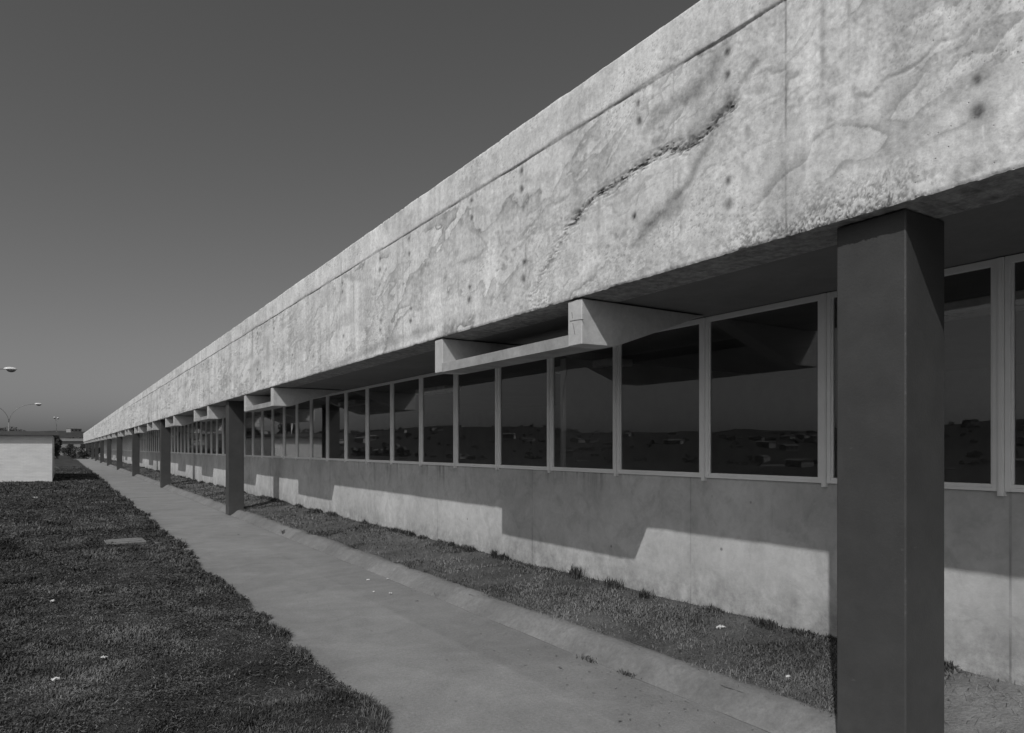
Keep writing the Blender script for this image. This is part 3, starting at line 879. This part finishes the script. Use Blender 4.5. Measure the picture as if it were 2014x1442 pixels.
def tree(name, x, y, h, wdt, label, cat='tree', seed=1, trunk=0.35, group=None, leaf=0.13, n=2600):
    z = float(terrain_z(np.array([x]), np.array([y]))[0])
    r = empty(name, (x, y, z)); tag(r, label, cat, group)
    v, f, t = leaf_cloud(n, (0, 0, h*(0.5+trunk/2)), (wdt/2, wdt/2, h*(1-trunk)/2), leaf, seed)
    me = np_mesh('crown', v, f); set_attr(me, 'tone', t)
    link_mesh('crown', me, M['leaf'], r, (0,0,0))
    mb = MB().tube([(0,0,-0.2),(0.05,0.02,h*trunk*0.6),(0,0,h*0.75)], [0.12*h/4, 0.09*h/4, 0.03], 8)
    rs = random.Random(seed)
    for _ in range(5):
        a = rs.uniform(0, 6.28); zz = h*rs.uniform(trunk*0.8, 0.6)
        mb.tube([(0,0,zz), (math.cos(a)*wdt*.16, math.sin(a)*wdt*.16, zz+h*.1), (math.cos(a)*wdt*.3, math.sin(a)*wdt*.3, zz+h*.22)], [0.05*h/4, 0.035*h/4, 0.015], 6)
    mb.build('trunk', M['bark'], r, smooth=True, loc=(0,0,0))
    return r
G_ = 'trees beyond the far end of the walkway'
tree('tree', -1.35, 104, 3.5, 1.9, 'dark bushy tree close behind the right end of the shed', seed=3, trunk=0.1, group=G_)
tree('tree', -1.0, 134, 4.0, 2.2, 'round dark tree left of the white house roof, beyond the walkway end', seed=4, trunk=0.12, group=G_)
tree('tree', -6.5, 78, 4.6, 3.6, 'leafy tree behind the shed, seen mirrored in the windows', seed=5, group=G_)
tree('tree', -9.5, 72, 3.8, 3.0, 'lower tree behind the shed, mirrored left of the shed in the glass', seed=6, group=G_)
tree('tree', -12.5, 84, 5.2, 4.2, 'taller tree farthest left behind the shed, mirrored in the windows', seed=8, group=G_)
# hedge closing the far end
hv, hf, ht = [], [], []
for k in range(22):
    v, f, t = leaf_cloud(600, (-14+0.95*k, 126+math.sin(k)*0.8, 0.95), (1.3, 0.9, 1.15+0.18*math.sin(k*1.7)), 0.10, 40+k, 5)
    hf.append(f+sum(len(a) for a in hv)); hv.append(v); ht.append(t)
me = np_mesh('hedge', np.concatenate(hv), np.concatenate(hf)); set_attr(me, 'tone', np.concatenate(ht))
tag(link_mesh('hedge', me, M['leaf']), 'low dark hedge closing off the far end of the walkway', 'hedge')

# hillside houses
def make_house(x, y, z, w, d, h, rz, name='house'):
    r = empty(name, (x, y, z), rz)
    MB().box(-w/2, w/2, -d/2, d/2, -3, h).build('wall', M['house_wall'], r, loc=(0,0,0))
    rf = MB()
    rf.v = [(-w/2-.4,-d/2-.4,h+.02),(w/2+.4,-d/2-.4,h+.02),(w/2+.4,d/2+.4,h+.02),(-w/2-.4,d/2+.4,h+.02),(-w/2-.4,0,h+w*.09),(w/2+.4,0,h+w*.09)]
    rf.f = [(0,1,5,4),(2,3,4,5),(0,4,3),(1,2,5),(0,3,2,1)]; rf.mi = [0]*5
    rf.build('roof', M['house_roof'], r, loc=(0,0,0))
    for k in range(3):
        xx = -w/2 + w*(k+0.5)/3
        MB().box(xx-w*.07, xx+w*.07, -d/2-.03, -d/2-.004, h*.38, h*.75).build('window', M['dark_window'], r, loc=(0,0,0))
    return r
h1 = make_house(1.6, 205, 0.55, 7.6, 7, 2.75, 0.0, 'house')
tag(h1, 'low white bungalow just beyond the end of the walkway, next to the building end', 'house')
h2 = make_house(-3.4, 232, -0.4, 8, 6, 3.3, R(12), 'house')
tag(h2, 'pale house higher up between the shed and the bungalow', 'house')
def copy_tree(o, parent=None):
    c = o.copy(); COL.objects.link(c); c.parent = parent
    for ch in list(o.children): copy_tree(ch, c)
    return c
proto = make_house(0, 0, 0, 9, 7, 2.8, 0.3, 'hillside_house')
HG = 'houses scattered over the far hillside'
tag(proto, 'tiny pale house on the far hillside', 'house', HG)
rs = random.Random(77)
spots_h = []
for k in range(115):
    az = R(rs.uniform(-74, 2)) if k > 12 else R(rs.uniform(-60, -12))
    r_ = rs.uniform(330, 600) if k <= 12 else rs.uniform(250, 600)
    spots_h.append((math.sin(az)*r_, math.cos(az)*r_))
for k, (x, y) in enumerate(spots_h):
    o = proto if k == 0 else copy_tree(proto)
    o.location = (x, y, float(terrain_z(np.array([x]), np.array([y]))[0])-0.3)
    o.rotation_euler.z = rs.uniform(0, 3.14); s = rs.uniform(0.45, 1.05); o.scale = (s, s, s*rs.uniform(0.85, 1.2))
# woods on the hills
hv, hf, ht = [], [], []; nb = 0
rw = np.random.default_rng(5)
for k in range(2300):
    az = R(rw.uniform(-85, 8)) if k > 520 else R(rw.uniform(-5, 4))
    r_ = rw.uniform(150, 720) if k > 520 else rw.uniform(260, 700)
    x, y = math.sin(az)*r_, math.cos(az)*r_
    if x > -30 and y < 240 : continue
    if vnoise(x/60, y/60, 4) < 0.38: continue
    z = float(terrain_z(np.array([x]), np.array([y]))[0]); s = rw.uniform(1.0, 2.8) if k > 520 else rw.uniform(1.5, 4.0)
    v, f, t = leaf_cloud(90, (x, y, z+s*0.45), (s*1.1, s*1.1, s*0.7), 0.45, 1000+k, 5)
    hv.append(v); hf.append(f+nb); ht.append(t); nb += len(v)
me = np_mesh('woodland', np.concatenate(hv), np.concatenate(hf)); set_attr(me, 'tone', np.concatenate(ht))
tag(link_mesh('woodland', me, M['hill_leaf']), 'scattered trees and scrub covering the far hillside', 'woodland', kind='stuff')

# grass blades -------------------------------------------------------------
def blades(name, px, py, pz, length, width, mat, seed, label, lean=0.75, tone=None):
    r = np.random.default_rng(seed); n = len(px)
    az = r.uniform(0, 2*math.pi, n); ln = r.uniform(0.85 if name == 'straw' else 0.25, 1.0, n)*lean*math.pi/2
    dx, dy = np.cos(az), np.sin(az)
    p = np.stack([px, py, pz], -1)
    h = np.stack([dx*np.sin(ln), dy*np.sin(ln), np.cos(ln)], -1)
    side = np.stack([-dy, dx, np.zeros(n)], -1)*(width/2)[:, None]
    up = np.array([0, 0, 1.0])
    mid = p + h*(length*0.55)[:, None] + up*(length*0.10)[:, None]
    tip = p + h*length[:, None] - up*(length*0.05*ln)[:, None]
    v = np.stack([p-side, p+side, mid+side*0.8, mid-side*0.8, tip], 1).reshape(-1, 3)
    b = np.arange(n)*5
    quads = np.stack([b, b+1, b+2, b+3], 1); tris = np.stack([b+3, b+2, b+4], 1)
    me = bpy.data.meshes.new(name)
    me.vertices.add(len(v)); me.vertices.foreach_set('co', v.astype(np.float32).ravel())
    li = np.concatenate([quads.ravel(), tris.ravel()]).astype(np.int32)
    me.loops.add(len(li)); me.loops.foreach_set('vertex_index', li)
    st = np.concatenate([np.arange(n)*4, 4*n+np.arange(n)*3]).astype(np.int32)
    tt = np.concatenate([np.full(n, 4), np.full(n, 3)]).astype(np.int32)
    me.polygons.add(2*n); me.polygons.foreach_set('loop_start', st); me.polygons.foreach_set('loop_total', tt)
    me.update(calc_edges=True)
    if tone is None: tone = r.uniform(0, 1, n)**1.5
    set_attr(me, 'tone', np.repeat(tone, 5))
    o = link_mesh(name, me, mat)
    if label: tag(o, label, 'grass', kind='stuff')
    return o
# lawn
def lawn_pts(n, a0, a1, r0, r1, seed):
    r = np.random.default_rng(seed)
    rad = np.exp(r.uniform(math.log(r0), math.log(r1), n)); az = r.uniform(R(a0), R(a1), n)
    x = rad*np.sin(az); y = rad*np.cos(az)
    e = edge_x(y)
    keep = (x < e + 0.015)
    shed = (x > -4.3) & (x < -0.4) & (y > 41.6) & (y < 52.1)
    cover = (np.abs(x-0.95) < 0.27) & (np.abs(y-14.55) < 0.26)
    dens = fbm(x*0.9, y*0.9, 4, 22)
    keep &= ~shed & ~cover & (r.uniform(0, 1, n) < np.clip((dens-0.33)*5, 0.5, 1)) & (y < 121)
    return x[keep], y[keep], rad[keep]
x1, y1, r1 = lawn_pts(850000, -7, 27, 3.4, 75, 1)
x2, y2, r2 = lawn_pts(90000, -70, -7, 3.0, 60, 2)
x = np.concatenate([x1, x2]); y = np.concatenate([y1, y2]); rad = np.concatenate([r1, r2])
k = np.clip(rad/5.0, 0.8, 9)**0.75
tuft = fbm(x*2.6, y*2.6, 4, 77)
ln = (0.014+0.034*np.clip((tuft-0.40)*2.6, 0, 1)**1.3)*np.where(rad < 12, 1, 1.25)*k**0.5*rng.uniform(0.6, 1.3, len(x))
wd = 0.0046*k*rng.uniform(0.6, 1.9, len(x))
pat = fbm(x*0.9+3, y*0.8, 5, 88); pat2 = fbm(x*5, y*4, 3, 89)
tone = np.clip(0.45*rng.uniform(0, 1, len(x))**1.8 + 1.5*(pat-0.46) + 1.5*(pat2-0.46), 0, 1)
blades('grass', x, y, lawn_h(x, y)-0.004, ln, wd, M['blade'], 9, 'short matted grass covering the lawn left of the walkway', tone=tone, lean=1.02)
# clover and other small flat leaves mixed through it
n = 230000
r = np.random.default_rng(19)
rad = np.exp(r.uniform(math.log(3.4), math.log(45), n)); az = r.uniform(R(-8), R(27), n)
x = rad*np.sin(az); y = rad*np.cos(az)
cm_ = fbm(x*1.7+20, y*1.7, 4, 191)
kk = (x < edge_x(y)+0.02) & (r.uniform(0, 1, n) < np.clip((cm_-0.38)*6, 0.05, 1)) & ~((np.abs(x-0.95) < 0.27) & (np.abs(y-14.55) < 0.26)) & ~((x > -4.3) & (x < -0.4) & (y > 41.6))
x, y, rad, cm_ = x[kk], y[kk], rad[kk], cm_[kk]; n = len(x)
z = lawn_h(x, y) + r.uniform(0.004, 0.034, n)
s_ = 0.0062*np.clip(rad/5, 0.8, 8)**0.7*r.uniform(0.6, 1.4, n)
a = r.uniform(0, 6.28, n); u_ = np.stack([np.cos(a), np.sin(a), r.normal(0, 0.35, n)], -1)
v_ = np.stack([-np.sin(a), np.cos(a), r.normal(0, 0.35, n)], -1); p = np.stack([x, y, z], -1)
P = np.stack([p-u_*s_[:, None], p+v_*(s_*0.8)[:, None], p+u_*s_[:, None], p-v_*(s_*0.8)[:, None]], 1).reshape(-1, 3)
me = np_mesh('clover', P, np.arange(4*n).reshape(-1, 4)); set_attr(me, 'tone', np.repeat(np.clip(r.uniform(0, 0.55, n)+0.8*(fbm(x*4, y*4, 3, 192)-0.5), 0, 1), 4))
tag(link_mesh('clover', me, M['blade']), 'clover and small flat leaves growing through the lawn', 'ground cover', kind='stuff')
# thin dry straws lying over it
n = 9000
r = np.random.default_rng(16)
rad = np.exp(r.uniform(math.log(3.4), math.log(30), n)); az = r.uniform(R(-8), R(27), n)
x = rad*np.sin(az); y = rad*np.cos(az)
kk = (x < edge_x(y)-0.02) & (fbm(x*0.9+9, y*0.9, 4, 193) > r.uniform(0.42, 0.62, n))
x, y, rad = x[kk], y[kk], rad[kk]
blades('straw', x, y, lawn_h(x, y)+0.022, r.uniform(0.03, 0.075, len(x)), 0.0035*np.clip(rad/5, 0.8, 4), M['straw'], 17,
       'thin dry straws lying on the lawn', tone=r.uniform(0.4, 1.0, len(x)), lean=1.05)
# taller fringe hanging over the walkway edge
n = 34000
r = np.random.default_rng(14)
y = np.exp(r.uniform(math.log(2.5), math.log(60), n)); x = edge_x(y) - np.abs(r.normal(0, 0.06, n)) + 0.005
cl = np.clip((fbm(y*2.6, y*0+4, 3, 97)-0.40)*4, 0, 1)
kk = r.uniform(0, 1, n) < cl*0.85+0.15
x, y, cl = x[kk], y[kk], cl[kk]
k = np.clip(y/5.0, 0.8, 8)**0.7
blades('grass_fringe', x, y, np.full(len(x), 0.008), (0.022+0.048*cl)*r.uniform(0.4, 1.3, len(x))*k**0.4, 0.0055*k, M['blade'], 15,
       'longer ragged grass hanging over the left edge of the walkway', lean=0.95)
# strip along the wall
n = 330000
r = np.random.default_rng(24)
y = np.exp(r.uniform(math.log(2.3), math.log(110), n)); x = r.uniform(3.74, 4.925, n)
dens = fbm(x*1.6, y*1.6, 4, 25)
kk = (r.uniform(0, 1, n) < np.clip((dens-0.43)*6, 0.08, 1))
inner = fbm(y*2.2, y*0+1, 4, 52)
kk &= x > 3.755 + (inner-0.5)*0.14 + 0.10*np.clip((fbm(y*5, y*0+6, 3, 53)-0.5)*4, 0, 1)
for c in cyc: kk &= ~((np.abs(y-c) < 0.2) & (x < 3.9))
x, y = x[kk], y[kk]
k = np.clip(np.hypot(x, y)/5.0, 0.8, 9)**0.75
tone = np.clip(0.50*r.uniform(0, 1, len(x))**1.6 + 1.0*(fbm(x*1.6, y*1.2, 4, 29)-0.42)+0.1, 0, 1)
blades('grass_strip', x, y, strip_h(x, y)-0.004, r.uniform(0.012, 0.045, len(x))*k**0.4, 0.0045*k*r.uniform(0.6, 1.5, len(x)), M['straw'], 26,
       'dry grass growing in the strip between kerb and wall', tone=tone, lean=1.04)
# sparse straw nearest the camera, right of the first column
n = 1500
y = r.uniform(0.6, 2.3, n); x = r.uniform(3.78, 4.92, n)
kk = r.uniform(0, 1, n) < np.clip((x-4.0)*0.9, 0.12, 1)
x, y = x[kk], y[kk]
blades('sparse_grass', x, y, strip_h(x, y)-0.002, r.uniform(0.03, 0.09, len(x)), np.full(len(x), 0.0045), M['straw'], 27,
       'thin straw on bare soil right of the nearest column', tone=r.uniform(0.2, 1, len(x)), lean=0.97)
# darker weeds along the foot of the wall
n = 42000
y = np.exp(r.uniform(math.log(2.3), math.log(90), n)); x = 4.925 - np.abs(r.normal(0, 0.045, n))
cl = np.clip((fbm(y*2.4, y*0+14, 3, 99)-0.42)*4.5, 0, 1)
kk = r.uniform(0, 1, n) < cl*0.9+0.08
x, y, cl = x[kk], y[kk], cl[kk]
k = np.clip(np.hypot(x, y)/5.0, 0.8, 9)**0.7
blades('wall_foot_grass', x, y, strip_h(x, y)-0.004, (0.02+0.055*cl)*r.uniform(0.3, 1.3, len(x))*k**0.3, 0.005*k, M['blade'], 28,
       'uneven fringe of weeds along the foot of the lower wall', lean=0.8)
# single weeds
def weed(px, py, h, label, seed, spread=0.07):
    t, z = on_plane(px, py, LW-0.06)
    z = float(strip_h(np.array([LW-0.06]), np.array([t]))[0])
    q = np.random.default_rng(seed); n = 150
    x = q.normal(LW-0.09, spread*0.45, n); y = q.normal(t, spread, n)
    x = np.minimum(x, 4.92)
    o = blades('weed', x, y, np.full(n, z-0.005), h*q.uniform(0.4, 1.0, n), np.full(n, 0.009), M['blade'], seed+1, None, lean=0.45, tone=q.uniform(0, 0.6, n))
    tag(o, label, 'weed', 'weeds at the foot of the wall')
weed(1135, 1150, 0.17, 'tallest spiky weed at the wall foot, under the right part of the first channel shadow', 301, 0.05)
weed(976, 1092, 0.15, 'slim upright weed at the wall foot below the left edge of the nearest notched shadow', 302, 0.02)
weed(1210, 1165, 0.12, 'broad weed at the wall foot just right of the tallest spiky one', 303, 0.06)
weed(1272, 1185, 0.11, 'weed at the wall foot under the slanting edge of the channel shadow', 304, 0.05)
weed(1512, 1238, 0.10, 'small rounded weed nearest the front column at the wall foot', 305, 0.05)
# tuft in the kerb joint
def joint_weed(px, py, h, label, seed, n=60):
    L, t = on_ground(px, py)
    q = np.random.default_rng(seed)
    o = blades('weed', q.normal(L, 0.02, n), q.normal(t, 0.05, n), np.full(n, 0.0), h*q.uniform(0.4, 1, n), np.full(n, 0.007), M['blade'], seed+1, None, lean=0.7)
    tag(o, label, 'weed', 'weeds in the kerb joint')
joint_weed(558, 1052, 0.16, 'upright weed in the kerb edge just in front of the second column', 311, 50)
joint_weed(1158, 1300, 0.05, 'low dry weed in the joint along the kerb, the largest in the near stretch', 312, 70)
joint_weed(1232, 1327, 0.04, 'flattened weed in the kerb joint just right of the largest one', 313)
joint_weed(860, 1172, 0.04, 'small weed in the kerb joint midway to the second column', 314)

# ------------------------------------------------------------------ small things on the ground
def slab_thing(px, py, w, d, label, rot=0.1, name='drain_cover', zoff=0.03):
    L, t = on_ground(px, py)
    r = empty(name, (L, t, zoff-0.022), rot); tag(r, label, 'drain cover')
    MB().box(-w/2, w/2, -d/2, d/2, -0.06, 0.02).build('surround', M['slab'], r, bevel=0.01, loc=(0,0,0))
    MB().box(-w/2+0.07, w/2-0.07, -d/2+0.07, d/2-0.07, 0.0202, 0.032).build('lid', M['kerb'], r, bevel=0.004, loc=(0,0,0))
slab_thing(246, 1066, 0.62, 0.60, 'flat square concrete drain cover sunk in the lawn beside the walkway', 0.05)
slab_thing(196, 990, 0.40, 0.45, 'smaller pale inspection cover in the lawn farther off, by the walkway edge', 0.1)
def paper(px, py, s, label, surf, seed):
    q = random.Random(seed)
    if surf == 'strip':
        zz = 0.2; L, t = on_ground(px, py, zz)
    else:
        zz = 0.005 if surf == 'walk' else 0.05; L, t = on_ground(px, py, zz)
    bm = bmesh.new(); n = 5
    vs = [[bm.verts.new(((i/n-0.5)*s + q.uniform(-.1, .1)*s, (j/n-0.5)*s*0.7 + q.uniform(-.1, .1)*s, q.uniform(0.0, 0.35)*s)) for j in range(n+1)] for i in range(n+1)]
    for i in range(n):
        for j in range(n): bm.faces.new((vs[i][j], vs[i+1][j], vs[i+1][j+1], vs[i][j+1]))
    me = bpy.data.meshes.new('paper_scrap'); bm.to_mesh(me); bm.free()
    o = link_mesh('paper_scrap', me, M['paper'], None, (L, t, zz))
    o.rotation_euler.z = q.uniform(0, 3)
    m = o.modifiers.new('thickness', 'SOLIDIFY'); m.thickness = 0.0012
    tag(o, label, 'litter', 'scraps of litter on the ground')
paper(103, 1183, 0.055, 'white scrap on the lawn, the left one of the nearer two', 'lawn', 1)
paper(109, 1337, 0.05, 'white scrap on the lawn nearest the camera at the lower left', 'lawn', 2)
paper(70, 979, 0.09, 'pale scrap on the lawn just in front of the shed corner', 'lawn', 3)
paper(204, 1294, 0.05, 'dull scrap in the lawn up and right of the nearest scrap', 'lawn', 4)
paper(1418, 1237, 0.085, 'crumpled white paper on the dry grass strip near the front column', 'strip', 5)
paper(768, 1168, 0.045, 'curled white scrap on the walkway, right one of the close pair', 'walk', 6)
paper(735, 1164, 0.03, 'thin white scrap on the walkway just left of the curled one', 'walk', 7)
paper(724, 1141, 0.04, 'small scrap on the walkway, farthest and leftmost of its cluster', 'walk', 8)
paper(762, 1139, 0.035, 'bright scrap on the walkway beside the kerb joint', 'walk', 9)
paper(1550, 1331, 0.03, 'tiny white scrap in the dry grass beside the front column', 'strip', 10)

# leaves and crumbs blown over the slab
r = np.random.default_rng(61); n = 420
t = np.exp(r.uniform(math.log(2.2), math.log(26), n)); x = np.where(r.uniform(0, 1, n) < 0.55, 3.5-np.abs(r.normal(0, 0.30, n)), r.uniform(1.8, 3.5, n))
sz = r.uniform(0.004, 0.013, n)*np.where(r.uniform(0, 1, n) < 0.06, 2.0, 1.0)
a = r.uniform(0, 6.28, n); zz = 0.006+r.uniform(0, 0.004, n)
ca, sa = np.cos(a), np.sin(a)
P = []
for dx, dy, dz in ((-1, -.35, 0), (1, -.3, .3), (.8, .4, .1), (-.9, .35, .4)):
    P.append(np.stack([x+sz*(dx*ca-dy*sa), t+sz*(dx*sa+dy*ca), zz+sz*dz], -1))
P = np.stack(P, 1).reshape(-1, 3)
me = np_mesh('leaf_crumbs', P, np.arange(4*n).reshape(-1, 4)); set_attr(me, 'tone', np.repeat(r.uniform(0, 1, n)**0.7, 4))
tag(link_mesh('leaf_crumbs', me, M['straw']), 'dry leaf crumbs and straw bits blown over the walkway', 'leaf litter', kind='stuff')
